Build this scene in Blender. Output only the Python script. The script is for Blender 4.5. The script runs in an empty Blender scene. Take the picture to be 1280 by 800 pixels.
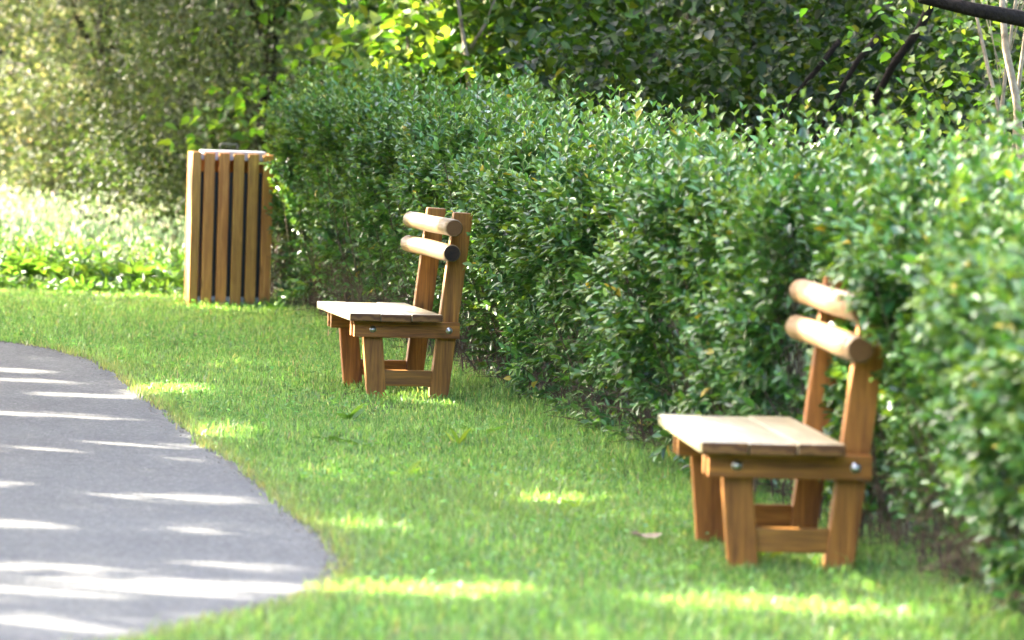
import bpy, bmesh, math, random
import numpy as np
from mathutils import Vector, Matrix

SC = bpy.context.scene
COL = SC.collection
random.seed(5)
R = np.random.default_rng(11)
rad = math.radians

# ------------------------------------------------------------------ constants
CAM_H = 1.4772
FPX = 5000.0                       # focal length in pixels of a 1280 wide picture
PITCH, ROLL = rad(3.0577), rad(1.872)
SUN_AZ, SUN_EL = rad(-62), rad(31)  # azimuth clockwise from +Y (away from the camera)
SUN = np.array([math.sin(SUN_AZ) * math.cos(SUN_EL), math.cos(SUN_AZ) * math.cos(SUN_EL), math.sin(SUN_EL)])


# ------------------------------------------------------------------ materials
class NT:
    def __init__(s, name):
        s.m = bpy.data.materials.new(name)
        s.m.use_nodes = True
        s.t = s.m.node_tree
        s.t.nodes.clear()
        s.out = s.t.nodes.new('ShaderNodeOutputMaterial')

    def n(s, typ, ins=None, **kw):
        nd = s.t.nodes.new(typ)
        for k, v in kw.items():
            setattr(nd, k, v)
        for k, v in (ins or {}).items():
            if hasattr(v, 'is_linked'):
                s.t.links.new(v, nd.inputs[k])
            else:
                nd.inputs[k].default_value = v
        return nd

    def link(s, a, b):
        s.t.links.new(a, b)

    def ramp(s, fac, stops):
        r = s.n('ShaderNodeValToRGB', {'Fac': fac})
        e = r.color_ramp.elements
        while len(e) < len(stops):
            e.new(0.5)
        for q, (p, c) in zip(e, stops):
            q.position = p
            q.color = (*c, 1)
        return r.outputs['Color']

    def mix(s, fac, a, b, mode='MIX'):
        nd = s.n('ShaderNodeMix', data_type='RGBA', blend_type=mode)
        for key, v in ((0, fac), (6, a), (7, b)):
            if hasattr(v, 'is_linked'):
                s.t.links.new(v, nd.inputs[key])
            else:
                nd.inputs[key].default_value = v if key == 0 else (*v, 1)
        return nd.outputs[2]


def leaf_mat(name, rough=0.4, trans=0.35, tint=(1.25, 1.15, 0.45), spec=0.5, tboost=1.0):
    k = NT(name)
    a = k.n('ShaderNodeAttribute', attribute_name='col')
    p = k.n('ShaderNodeBsdfPrincipled', {'Base Color': a.outputs['Color'], 'Roughness': rough, 'Specular IOR Level': spec})
    tc = k.mix(1.0, a.outputs['Color'], tuple(min(3, c * tboost) for c in tint), 'MULTIPLY')
    tr = k.n('ShaderNodeBsdfTranslucent', {'Color': tc})
    mx = k.n('ShaderNodeMixShader', {0: trans, 1: p.outputs[0], 2: tr.outputs[0]})
    k.link(mx.outputs[0], k.out.inputs['Surface'])
    return k.m


def wood_mat(name, axis, dark, light, rough=0.5, coat=0.0, ring=0.5, spec=0.5):
    """planed softwood, the grain runs along the given axis of the object"""
    k = NT(name)
    tc = k.n('ShaderNodeTexCoord')
    oi = k.n('ShaderNodeObjectInfo')
    off = k.n('ShaderNodeVectorMath', {0: oi.outputs['Random'], 1: (37.0, 91.0, 53.0)}, operation='MULTIPLY')
    v = k.n('ShaderNodeVectorMath', {0: tc.outputs['Object'], 1: off.outputs[0]}, operation='ADD')
    sc = [26.0, 26.0, 26.0]
    sc[axis] = 1.6
    mp = k.n('ShaderNodeMapping', {'Vector': v.outputs[0], 'Scale': tuple(sc)})
    n1 = k.n('ShaderNodeTexNoise', {'Vector': mp.outputs[0], 'Scale': 1.4, 'Detail': 5.0, 'Roughness': 0.6, 'Distortion': 0.5})
    sc2 = [150.0] * 3
    sc2[axis] = 5.0
    mp2 = k.n('ShaderNodeMapping', {'Vector': v.outputs[0], 'Scale': tuple(sc2)})
    n2 = k.n('ShaderNodeTexNoise', {'Vector': mp2.outputs[0], 'Scale': 1.5, 'Detail': 3.0})
    n3 = k.n('ShaderNodeTexNoise', {'Vector': v.outputs[0], 'Scale': 4.0, 'Detail': 3.0})
    sc4 = [9.0] * 3
    sc4[axis] = 3.2
    mp4 = k.n('ShaderNodeMapping', {'Vector': v.outputs[0], 'Scale': tuple(sc4)})
    vo = k.n('ShaderNodeTexVoronoi', {'Vector': mp4.outputs[0], 'Scale': 1.0})
    knot = k.n('ShaderNodeMapRange', {'Value': vo.outputs['Distance'], 'From Min': 0.05, 'From Max': 0.16, 'To Min': 0.75, 'To Max': 0.0})
    c1 = k.ramp(n1.outputs['Fac'], [(0.3, dark), (0.52, tuple((a + b) / 2 for a, b in zip(dark, light))), (0.72, light)])
    fine = k.n('ShaderNodeMapRange', {'Value': n2.outputs['Fac'], 'From Min': 0.35, 'From Max': 0.65, 'To Min': 1 - ring * 0.5, 'To Max': 1.06})
    c2 = k.mix(1.0, c1, k.n('ShaderNodeCombineColor', {0: fine.outputs[0], 1: fine.outputs[0], 2: fine.outputs[0]}).outputs[0], 'MULTIPLY')
    stain = k.n('ShaderNodeMapRange', {'Value': n3.outputs['Fac'], 'From Min': 0.52, 'From Max': 0.75, 'To Min': 0.0, 'To Max': 0.4})
    c3 = k.mix(stain.outputs[0], c2, tuple(x * 0.55 for x in dark))
    c4 = k.mix(knot.outputs[0], c3, tuple(x * 0.4 for x in dark))
    # each piece of timber a little redder, paler or darker than the next
    hs = k.n('ShaderNodeHueSaturation', {'Color': c4,
             'Hue': k.n('ShaderNodeMapRange', {'Value': oi.outputs['Random'], 'To Min': 0.488, 'To Max': 0.508}).outputs[0],
             'Value': k.n('ShaderNodeMapRange', {'Value': oi.outputs['Random'], 'To Min': 1.15, 'To Max': 0.85}).outputs[0]})
    bp = k.n('ShaderNodeBump', {'Strength': 0.45, 'Distance': 0.004, 'Height': n2.outputs['Fac']})
    p = k.n('ShaderNodeBsdfPrincipled', {'Base Color': hs.outputs[0], 'Roughness': rough, 'Normal': bp.outputs[0], 'Coat Weight': coat, 'Coat Roughness': 0.3, 'Specular IOR Level': spec})
    k.link(p.outputs[0], k.out.inputs['Surface'])
    return k.m


def simple_mat(name, c0, c1, scale=8.0, rough=0.5, metal=0.0, bump=0.0, bscale=80.0, spec=0.5):
    k = NT(name)
    tc = k.n('ShaderNodeTexCoord')
    n = k.n('ShaderNodeTexNoise', {'Vector': tc.outputs['Object'], 'Scale': scale, 'Detail': 6.0, 'Roughness': 0.65})
    c = k.ramp(n.outputs['Fac'], [(0.3, c0), (0.7, c1)])
    p = k.n('ShaderNodeBsdfPrincipled', {'Base Color': c, 'Roughness': rough, 'Metallic': metal, 'Specular IOR Level': spec})
    if bump:
        b = k.n('ShaderNodeTexNoise', {'Vector': tc.outputs['Object'], 'Scale': bscale, 'Detail': 4.0})
        k.link(k.n('ShaderNodeBump', {'Strength': bump, 'Distance': 0.02, 'Height': b.outputs['Fac']}).outputs[0], p.inputs['Normal'])
    k.link(p.outputs[0], k.out.inputs['Surface'])
    return k.m


DK, LT = (0.15, 0.046, 0.005), (0.55, 0.228, 0.034)
M_WX = wood_mat('stained_wood_x', 0, DK, LT, 0.5)
M_WY = wood_mat('stained_wood_y', 1, DK, LT, 0.5)
M_WZ = wood_mat('stained_wood_z', 2, DK, LT, 0.5)
M_SEAT = wood_mat('worn_seat_wood', 1, (0.27, 0.215, 0.105), (0.45, 0.395, 0.25), 0.36, 0.3)
M_LOG = wood_mat('peeled_log_wood', 1, (0.125, 0.068, 0.020), (0.27, 0.178, 0.074), 0.5)
M_BINW = wood_mat('bin_slat_wood', 2, (0.38, 0.140, 0.020), (0.68, 0.315, 0.062), 0.5)


def endgrain_mat():
    k = NT('end_grain')
    tc = k.n('ShaderNodeTexCoord')
    sp = k.n('ShaderNodeSeparateXYZ', {0: tc.outputs['UV']})
    ns = k.n('ShaderNodeTexNoise', {'Vector': tc.outputs['UV'], 'Scale': 3.0, 'Detail': 3.0})
    w = k.n('ShaderNodeMath', {0: sp.outputs[0], 1: 60.0}, operation='MULTIPLY')
    w2 = k.n('ShaderNodeMath', {0: ns.outputs['Fac'], 1: 9.0}, operation='MULTIPLY')
    s = k.n('ShaderNodeMath', {0: k.n('ShaderNodeMath', {0: w.outputs[0], 1: w2.outputs[0]}, operation='ADD').outputs[0]}, operation='SINE')
    f = k.n('ShaderNodeMapRange', {'Value': s.outputs[0], 'From Min': -1.0, 'From Max': 1.0})
    c = k.ramp(f.outputs[0], [(0.0, (0.085, 0.032, 0.006)), (1.0, (0.20, 0.092, 0.022))])
    p = k.n('ShaderNodeBsdfPrincipled', {'Base Color': c, 'Roughness': 0.75})
    k.link(p.outputs[0], k.out.inputs['Surface'])
    return k.m


M_END = endgrain_mat()
M_STEEL = simple_mat('zinc_bolt', (0.55, 0.55, 0.56), (0.8, 0.8, 0.8), 60, 0.3, 1.0)
M_GALV = simple_mat('pale_galvanised', (0.30, 0.31, 0.33), (0.44, 0.45, 0.47), 12, 0.5, 0.2)
M_BLACK = simple_mat('black_liner', (0.006, 0.006, 0.007), (0.014, 0.014, 0.015), 10, 0.5)
M_DKMETAL = simple_mat('dark_handle', (0.03, 0.03, 0.03), (0.06, 0.06, 0.06), 20, 0.5, 0.6)
M_BARK = simple_mat('dark_bark', (0.006, 0.005, 0.004), (0.02, 0.015, 0.011), 14, 0.95, 0, 0.8, 30, 0.08)
M_BARKP = simple_mat('pale_bark', (0.10, 0.075, 0.045), (0.30, 0.24, 0.155), 16, 0.9, 0, 0.5, 25)
M_TWIG = simple_mat('hedge_twig', (0.03, 0.020, 0.010), (0.105, 0.068, 0.034), 5, 0.85)
M_HEDGE = leaf_mat('hedge_leaf', 0.36, 0.17, (1.5, 1.25, 0.35), 0.55, 1.3)
M_MAPLE = leaf_mat('broad_leaf', 0.55, 0.42, (1.15, 1.25, 0.30), 0.3, 1.25)
M_FAR = leaf_mat('far_leaf', 0.6, 0.40, (1.15, 1.2, 0.6), 0.25, 1.2)
M_GRASS = leaf_mat('grass_blade', 0.45, 0.42, (1.25, 1.2, 0.5), 0.45, 1.3)
M_MEAD = leaf_mat('meadow_blade', 0.6, 0.40, (0.85, 1.1, 0.65), 0.3, 1.1)
M_WEED = leaf_mat('weed_leaf', 0.5, 0.42, (1.15, 1.2, 0.4), 0.4, 1.25)


# ------------------------------------------------------------------ objects
def prop(o, label=None, cat=None, group=None, kind=None):
    for k, v in (('label', label), ('category', cat), ('group', group), ('kind', kind)):
        if v:
            o[k] = v
    return o


def empty(name, loc, rz=0.0, **kw):
    o = bpy.data.objects.new(name, None)
    o.empty_display_size = 0.2
    COL.objects.link(o)
    o.location = loc
    o.rotation_euler = (0, 0, rz)
    return prop(o, **kw)


def link_mesh(name, me, mats, parent=None, **kw):
    o = bpy.data.objects.new(name, me)
    for m in mats if isinstance(mats, (list, tuple)) else [mats]:
        me.materials.append(m)
    COL.objects.link(o)
    if parent:
        o.parent = parent
    return prop(o, **kw)


def bm_obj(name, bm, mats, parent=None, smooth=False, **kw):
    me = bpy.data.meshes.new(name)
    bmesh.ops.recalc_face_normals(bm, faces=bm.faces[:])
    bm.to_mesh(me)
    bm.free()
    if smooth:
        for p in me.polygons:
            p.use_smooth = True
    return link_mesh(name, me, mats, parent, **kw)


def hexa(bm, pts, bev=0.004, seg=2):
    """solid from 8 points: bottom ring of four, then the top ring"""
    vs = [bm.verts.new(p) for p in pts]
    fs = [(0, 1, 2, 3), (7, 6, 5, 4), (0, 4, 5, 1), (1, 5, 6, 2), (2, 6, 7, 3), (3, 7, 4, 0)]
    faces = [bm.faces.new([vs[i] for i in f]) for f in fs]
    if bev:
        es = list({e for f in faces for e in f.edges})
        bmesh.ops.bevel(bm, geom=es, offset=bev, segments=seg, profile=0.6, affect='EDGES')


def box(bm, x0, x1, y0, y1, z0, z1, bev=0.004):
    hexa(bm, [(x0, y0, z0), (x1, y0, z0), (x1, y1, z0), (x0, y1, z0), (x0, y0, z1), (x1, y0, z1), (x1, y1, z1), (x0, y1, z1)], bev)


def box_obj(name, dims, mat, parent, bev=0.004, **kw):
    bm = bmesh.new()
    box(bm, *dims, bev)
    return bm_obj(name, bm, mat, parent, **kw)


def tube(bm, path, radii, n=8, jitter=0.0, cap=True):
    """tapered tube along a path"""
    path = [Vector(p) for p in path]
    rings = []
    for i, p in enumerate(path):
        d = (path[min(i + 1, len(path) - 1)] - path[max(i - 1, 0)]).normalized()
        a = d.orthogonal().normalized() if i == 0 else (rings_a - d * rings_a.dot(d)).normalized()
        rings_a = a
        b = d.cross(a)
        r = radii[i] if hasattr(radii, '__len__') else radii
        ring = []
        for k in range(n):
            t = 2 * math.pi * k / n
            rr = r * (1 + jitter * (random.random() - 0.5))
            ring.append(bm.verts.new(p + (a * math.cos(t) + b * math.sin(t)) * rr))
        rings.append(ring)
    for r0, r1 in zip(rings, rings[1:]):
        for k in range(n):
            bm.faces.new((r0[k], r0[(k + 1) % n], r1[(k + 1) % n], r1[k]))
    if cap:
        bm.faces.new(rings[0][::-1])
        bm.faces.new(rings[-1])


def np_mesh(name, verts, faces_list, cols=None, smooth=False):
    """faces_list: arrays (n,k) of vertex indices"""
    me = bpy.data.meshes.new(name)
    verts = np.ascontiguousarray(verts, np.float32)
    me.vertices.add(len(verts))
    me.vertices.foreach_set('co', verts.ravel())
    nl = sum(f.size for f in faces_list)
    nf = sum(len(f) for f in faces_list)
    me.loops.add(nl)
    me.polygons.add(nf)
    me.loops.foreach_set('vertex_index', np.concatenate([f.ravel() for f in faces_list]).astype(np.int32))
    tot = np.concatenate([np.full(len(f), f.shape[1]) for f in faces_list])
    start = np.concatenate([[0], np.cumsum(tot)[:-1]])
    me.polygons.foreach_set('loop_start', start.astype(np.int32))
    if cols is not None:
        at = me.attributes.new('col', 'FLOAT_COLOR', 'POINT')
        c4 = np.ones((len(verts), 4), np.float32)
        c4[:, :3] = cols
        at.data.foreach_set('color', c4.ravel())
    me.update(calc_edges=True)
    if smooth:
        me.polygons.foreach_set('use_smooth', np.ones(nf, bool))
    return me


def unit(v):
    return v / np.maximum(np.linalg.norm(v, axis=-1, keepdims=True), 1e-9)


PRIVET = [(0.28, 0.45), (0.66, 0.37)]
BROAD = [(0.22, 0.46), (0.62, 0.42)]


def leaf_geo(c, a, nrm, ln, wd, col, prof=PRIVET, fold=0.22, droop=0.12):
    """two-panel folded leaves: base c, axis a, facing nrm; returns verts, quads, colours"""
    a = unit(a)
    nrm = unit(nrm - a * (nrm * a).sum(-1, keepdims=True))
    s = np.cross(nrm, a)
    ln = ln[:, None]
    wd = wd[:, None]
    (p1, w1), (p2, w2) = prof
    V = np.stack([
        c,
        c + a * ln * p1 + s * wd * w1 + nrm * wd * fold,
        c + a * ln * p2 + s * wd * w2 + nrm * (wd * fold - ln * droop * 0.4),
        c + a * ln - nrm * ln * droop,
        c + a * ln * p2 - s * wd * w2 + nrm * (wd * fold - ln * droop * 0.4),
        c + a * ln * p1 - s * wd * w1 + nrm * wd * fold], 1)
    n = len(c)
    base = (np.arange(n) * 6)[:, None]
    q = np.concatenate([base + np.array([[0, 1, 2, 3]]), base + np.array([[0, 3, 4, 5]])])
    return V.reshape(-1, 3), q, np.repeat(col, 6, 0)


def pick(n, cols, wts, jit=0.18):
    """n colours drawn from a palette with a little spread"""
    cols = np.array(cols, float)
    i = R.choice(len(cols), n, p=np.array(wts) / sum(wts))
    return np.clip(cols[i] * (1 + R.normal(0, jit, (n, 1))) * (1 + R.normal(0, jit * 0.4, (n, 3))), 0.003, 0.9)


def rand_dir(n):
    return unit(R.normal(size=(n, 3)))


def vnoise(x, y, seed=0, scale=1.0):
    """smooth value noise in 0..1"""
    x = np.asarray(x) * scale + 1000.0 + seed * 17.3
    y = np.asarray(y) * scale + 1000.0 + seed * 41.9
    xi, yi = np.floor(x).astype(np.int64), np.floor(y).astype(np.int64)
    fx, fy = x - xi, y - yi
    fx, fy = fx * fx * (3 - 2 * fx), fy * fy * (3 - 2 * fy)

    def h(i, j):
        v = np.sin(i * 127.1 + j * 311.7 + seed * 74.7) * 43758.5453
        return v - np.floor(v)
    return (h(xi, yi) * (1 - fx) + h(xi + 1, yi) * fx) * (1 - fy) + (h(xi, yi + 1) * (1 - fx) + h(xi + 1, yi + 1) * fx) * fy


# ------------------------------------------------------------------ layout curves
EDGE = np.array([(-2.6, 4.0), (-2.05, 7.5), (-1.5, 9.6), (-0.97, 10.78), (-0.75, 11.32), (-0.63, 11.62), (-0.545, 12.07), (-0.52, 12.55), (-0.545, 13.01),
                 (-0.62, 13.47), (-0.78, 14.27), (-1.05, 15.75), (-1.37, 17.35), (-1.78, 19.46), (-2.26, 21.77), (-2.65, 22.85),
                 (-3.05, 23.45), (-3.9, 24.5), (-5.5, 26.0), (-8.0, 27.7), (-12.0, 29.5), (-20, 31)])


def smooth_curve(P, per=8):
    P = np.vstack([2 * P[0] - P[1], P, 2 * P[-1] - P[-2]])
    out = []
    for i in range(1, len(P) - 2):
        for t in np.linspace(0, 1, per, endpoint=False):
            a, b, c, d = P[i - 1:i + 3]
            out.append(0.5 * (2 * b + (c - a) * t + (2 * a - 5 * b + 4 * c - d) * t * t + (3 * b - a - 3 * c + d) * t ** 3))
    out.append(P[-2])
    return np.array(out)


EDGE_S = smooth_curve(EDGE)
HEDGE = np.array([(2.30, 7.5), (1.93, 9.4), (1.51, 11.56), (1.25, 13.22), (0.98, 14.9), (0.68, 16.55), (0.31, 18.47), (-0.27, 21.76), (-0.95, 25.0), (-1.60, 28.0), (-1.85, 29.1)])


def edge_x(y):
    return np.interp(y, EDGE_S[:, 1], EDGE_S[:, 0])


def hedge_x(y):
    return np.interp(y, HEDGE[:, 1], HEDGE[:, 0])


# ------------------------------------------------------------------ ground
def ground_mat():
    k = NT('lawn_soil')
    tc = k.n('ShaderNodeTexCoord')
    n1 = k.n('ShaderNodeTexNoise', {'Vector': tc.outputs['Object'], 'Scale': 2.2, 'Detail': 8.0, 'Roughness': 0.7})
    n2 = k.n('ShaderNodeTexNoise', {'Vector': tc.outputs['Object'], 'Scale': 60.0, 'Detail': 4.0})
    c = k.ramp(n1.outputs['Fac'], [(0.3, (0.05, 0.075, 0.02)), (0.6, (0.085, 0.12, 0.028)), (0.8, (0.13, 0.12, 0.06))])
    c = k.mix(k.n('ShaderNodeMapRange', {'Value': n2.outputs['Fac'], 'From Min': 0.4, 'From Max': 0.7, 'To Max': 0.6}).outputs[0], c, (0.035, 0.045, 0.014))
    b = k.n('ShaderNodeBump', {'Strength': 0.6, 'Distance': 0.03, 'Height': n2.outputs['Fac']})
    p = k.n('ShaderNodeBsdfPrincipled', {'Base Color': c, 'Roughness': 0.95, 'Normal': b.outputs[0]})
    k.link(p.outputs[0], k.out.inputs['Surface'])
    return k.m


def asphalt_mat():
    k = NT('asphalt')
    tc = k.n('ShaderNodeTexCoord')
    big = k.n('ShaderNodeTexNoise', {'Vector': tc.outputs['Object'], 'Scale': 0.9, 'Detail': 6.0, 'Roughness': 0.6})
    mid = k.n('ShaderNodeTexNoise', {'Vector': tc.outputs['Object'], 'Scale': 9.0, 'Detail': 6.0, 'Roughness': 0.7})
    chip = k.n('ShaderNodeTexVoronoi', {'Vector': tc.outputs['Object'], 'Scale': 85.0})
    c = k.ramp(big.outputs['Fac'], [(0.3, (0.036, 0.038, 0.031)), (0.7, (0.066, 0.069, 0.058))])
    c = k.mix(k.n('ShaderNodeMapRange', {'Value': mid.outputs['Fac'], 'From Min': 0.45, 'From Max': 0.7, 'To Max': 0.5}).outputs[0], c, (0.055, 0.054, 0.056))
    c = k.mix(k.n('ShaderNodeMapRange', {'Value': chip.outputs['Color'], 'From Min': 0.45, 'From Max': 0.9, 'To Max': 0.75}).outputs[0], c, (0.15, 0.147, 0.135))
    gr = k.n('ShaderNodeTexNoise', {'Vector': tc.outputs['Object'], 'Scale': 38.0, 'Detail': 3.0})
    c = k.mix(k.n('ShaderNodeMapRange', {'Value': gr.outputs['Fac'], 'From Min': 0.5, 'From Max': 0.72, 'To Max': 0.65}).outputs[0], c, (0.035, 0.034, 0.034))
    cr = k.n('ShaderNodeTexVoronoi', {'Vector': k.n('ShaderNodeVectorMath', {0: tc.outputs['Object'], 1: k.n('ShaderNodeVectorMath', {0: mid.outputs['Color'], 1: (0.5, 0.5, 0.5)}, operation='MULTIPLY').outputs[0]}, operation='ADD').outputs[0], 'Scale': 0.55}, feature='DISTANCE_TO_EDGE')
    c = k.mix(k.n('ShaderNodeMapRange', {'Value': cr.outputs['Distance'], 'From Min': 0.0, 'From Max': 0.008, 'To Min': 0.7, 'To Max': 0.0}).outputs[0], c, (0.02, 0.02, 0.02))
    b = k.n('ShaderNodeBump', {'Strength': 0.7, 'Distance': 0.006, 'Height': chip.outputs['Distance']})
    p = k.n('ShaderNodeBsdfPrincipled', {'Base Color': c, 'Roughness': 0.8, 'Normal': b.outputs[0]})
    k.link(p.outputs[0], k.out.inputs['Surface'])
    return k.m


M_GROUND = ground_mat()
bm = bmesh.new()
vs = [bm.verts.new(p) for p in ((-400, -60, 0), (400, -60, 0), (400, 700, 0), (-400, 700, 0))]
bm.faces.new(vs)
bm_obj('ground', bm, M_GROUND, kind='structure')

bm = bmesh.new()
W = 2.6
d = np.gradient(EDGE_S, axis=0)
nrm = np.stack([-d[:, 1], d[:, 0]], 1) / np.linalg.norm(d, axis=1)[:, None]
prev = None
for i, p in enumerate(EDGE_S):
    wob = 0.012 * math.sin(i * 1.7) + 0.01 * math.sin(i * 0.63 + 1)
    r0 = p - nrm[i] * wob
    q = p + nrm[i] * W
    row = [bm.verts.new((r0[0] + (q[0] - r0[0]) * t, r0[1] + (q[1] - r0[1]) * t, 0.006 + 0.012 * math.sin(math.pi * t))) for t in (0, 0.25, 0.5, 0.75, 1)]
    if prev:
        for a in range(4):
            bm.faces.new((prev[a], prev[a + 1], row[a + 1], row[a]))
    prev = row
bm_obj('path', bm, asphalt_mat(), smooth=True, kind='structure')


# crumbs of grit along the ragged edge of the asphalt
n = 1600
i = R.integers(20, len(EDGE_S) - 30, n)
f = R.random((n, 1))
gp = EDGE_S[i] * (1 - f) + EDGE_S[i + 1] * f + nrm[i] * (np.abs(R.normal(0.0, 0.05, (n, 1))) - 0.02)
rr = R.uniform(0.002, 0.0065, n)
octa = np.array([(1, 0, 0), (-1, 0, 0), (0, 1, 0), (0, -1, 0), (0, 0, 0.7), (0, 0, -0.7)])
V = np.concatenate([gp, np.full((n, 1), 0.008)], 1)[:, None] + octa[None] * (rr[:, None] * R.uniform(0.6, 1.3, (n, 6)))[..., None]
tri = np.array([(0, 2, 4), (2, 1, 4), (1, 3, 4), (3, 0, 4), (2, 0, 5), (1, 2, 5), (3, 1, 5), (0, 3, 5)])
F = ((np.arange(n) * 6)[:, None, None] + tri[None]).reshape(-1, 3)
link_mesh('grit', np_mesh('grit', V.reshape(-1, 3), [F]), simple_mat('grit', (0.05, 0.045, 0.04), (0.22, 0.20, 0.17), 25, 0.9), kind='stuff')


# ------------------------------------------------------------------ grass
BENCHES = [(0.6165, 12.7197, 5.13), (-0.8007, 19.7464, 11.38)]


def grass_mesh(name, x, y, h, w, col, lean=0.6, tip=None):
    n = len(x)
    th = R.uniform(0, 2 * math.pi, n)
    ph = R.uniform(0, 2 * math.pi, n)
    s = np.stack([np.cos(ph), np.sin(ph), np.zeros(n)], 1) * (w / 2)[:, None]
    l = np.abs(R.normal(0, lean, n))
    ld = np.stack([np.cos(th), np.sin(th), np.zeros(n)], 1)
    b = np.stack([x, y, np.full(n, -0.003)], 1)
    z = np.array([0, 0, 1.0])
    m = b + ld * (h * l * 0.3)[:, None] + z * (h * 0.6)[:, None]
    t = b + ld * (h * l)[:, None] + z * (h * np.maximum(0.25, 1 - 0.35 * l * l))[:, None]
    V = np.stack([b - s, b + s, m + s * 0.8, m - s * 0.8, t], 1).reshape(-1, 3)
    base = (np.arange(n) * 5)[:, None]
    q = base + np.array([[0, 1, 2, 3]])
    tr = base + np.array([[3, 2, 4]])
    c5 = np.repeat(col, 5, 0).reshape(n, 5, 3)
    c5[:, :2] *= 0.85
    if tip is not None:
        c5[:, 4] = c5[:, 4] * 0.4 + np.array(tip) * 0.6
    return np_mesh(name, V, [q, tr], c5.reshape(-1, 3))


def lawn_points():
    X, Y = [], []
    for y0, y1, dens in ((9.6, 11.5, 6500), (11.5, 15, 8000), (15, 19, 8000), (19, 23, 6000), (23, 30.5, 3800)):
        xa, xb = -3.6 if y0 < 19 else -6.0, 1.9
        if y0 < 19:
            xa = -2.2
        n = int((xb - xa) * (y1 - y0) * dens)
        x, y = R.uniform(xa, xb, n), R.uniform(y0, y1, n)
        ok = (x < hedge_x(y) + 0.25) & (np.abs(x) < 0.14 * y + 0.9)
        fr = edge_x(y) + R.normal(0.0, 0.016, n) + (vnoise(x, y, 61, 4.0) - 0.5) * 0.07 - 0.01
        far = y > 23.2
        ok &= (x > fr) | (far & (y > np.interp(x, EDGE_S[::-1, 0], EDGE_S[::-1, 1]) + R.normal(0, 0.02, n)))
        X.append(x[ok])
        Y.append(y[ok])
    return np.concatenate(X), np.concatenate(Y)


gx, gy = lawn_points()
keep = R.random(len(gx)) < np.clip(0.25 + 0.95 * vnoise(gx, gy, 3, 3.0), 0, 1)
gx, gy = gx[keep], gy[keep]
n = len(gx)
nz = vnoise(gx, gy, 1, 1.6) * 0.6 + vnoise(gx, gy, 2, 5.0) * 0.4
gh = R.uniform(0.022, 0.052, n) * (0.6 + 0.8 * nz) * np.where(R.random(n) < 0.06, 1.5, 1.0)
# longer tufts left by the mower round legs and along the hedge foot
near_hedge = np.clip(1 - (hedge_x(gy) - gx) / 0.30, 0, 1)
gh *= 1 + 0.9 * near_hedge
for bx, by, bt in BENCHES:
    for lx, ly in ((0.15, 0.18), (0.48, 0.18), (0.15, 0.94), (0.48, 0.94)):
        wx = bx + lx * math.cos(rad(bt)) - ly * math.sin(rad(bt))
        wy = by + lx * math.sin(rad(bt)) + ly * math.cos(rad(bt))
        gh *= 1 - 0.12 * np.exp(-((gx - wx) ** 2 + (gy - wy - 0.12) ** 2) / 0.03)
gh *= 1 + 0.7 * np.exp(-(((gx + 1.95) / 0.4) ** 2 + ((gy - 28.0) / 0.25) ** 2))
gw = R.uniform(0.0034, 0.0062, n) * (1 + (gy - 10) * 0.022)
gc = pick(n, [(0.084, 0.178, 0.050), (0.132, 0.260, 0.074), (0.195, 0.328, 0.104), (0.29, 0.31, 0.14), (0.36, 0.33, 0.19)], [4, 5, 4, 0.5, 0.25], 0.22)
edge_d = np.where(gy < 23.2, gx - edge_x(gy), 9.0)
edry = (np.exp(-np.maximum(edge_d, 0) / 0.07) * R.random(n))[:, None] * 0.8
gc = gc * (1 - edry) + np.array([0.30, 0.25, 0.13]) * edry
dry = np.clip((vnoise(gx, gy, 7, 1.1) - 0.62) * 3, 0, 1)[:, None] * R.random((n, 1))
gc = gc * (1 - dry * 0.35) + np.array([0.22, 0.24, 0.09]) * dry * 0.35
n = 26000
clx, cly = R.uniform(-4.5, 1.6, n), R.uniform(10.2, 29.5, n)
ok = (clx > edge_x(cly) + 0.05) & (clx < hedge_x(cly) - 0.05) & (vnoise(clx, cly, 71, 1.3) * 0.6 + vnoise(clx, cly, 72, 4) * 0.4 > 0.52)
clx, cly = clx[ok], cly[ok]
n = len(clx)
V, q, c6 = leaf_geo(np.stack([clx, cly, R.uniform(0.015, 0.055, n)], 1), rand_dir(n) * np.array([1, 1, 0.3]), rand_dir(n) * 0.4 + np.array([0, 0, 1.0]), R.uniform(0.014, 0.030, n), R.uniform(0.010, 0.020, n),
                    pick(n, [(0.075, 0.20, 0.05), (0.11, 0.26, 0.07), (0.16, 0.32, 0.09)], [3, 4, 2], 0.2), BROAD)
link_mesh('clover', np_mesh('clover', V, [q], c6), M_WEED, kind='stuff')
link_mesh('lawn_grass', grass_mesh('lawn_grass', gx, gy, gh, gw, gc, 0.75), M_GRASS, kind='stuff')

# taller unmown meadow beyond the lawn, on the left
n = 42000
mx, my = R.uniform(-11, 1.5, n), 29.0 + R.random(n) ** 0.9 * 11.5
ok = (np.abs(mx + 0.0) < 0.14 * my + 1.5) & (mx < -1.9 - (my - 29) * 0.02 + R.normal(0, 0.2, n)) & (R.random(n) < 0.35 + vnoise(mx, my, 5, 0.8))
ok &= my > 29.3 + 0.5 * vnoise(mx, my, 8, 1.2)
mx, my = mx[ok], my[ok]
n = len(mx)
grow = np.clip((my - 30) / 8, 0.12, 1)
mh = R.uniform(0.2, 0.46, n) * grow
mc = pick(n, [(0.022, 0.058, 0.017), (0.031, 0.072, 0.024), (0.042, 0.078, 0.036), (0.08, 0.09, 0.066)], [4, 4, 3, 2])
link_mesh('meadow_grass', grass_mesh('meadow_grass', mx, my, mh, R.uniform(0.007, 0.013, n), mc, 0.35, (0.105, 0.125, 0.085)), M_MEAD, kind='stuff')
n = 9000
wx, wy = R.uniform(-7.5, -2.1, n), 29.3 + R.random(n) ** 1.3 * 6.5
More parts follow.
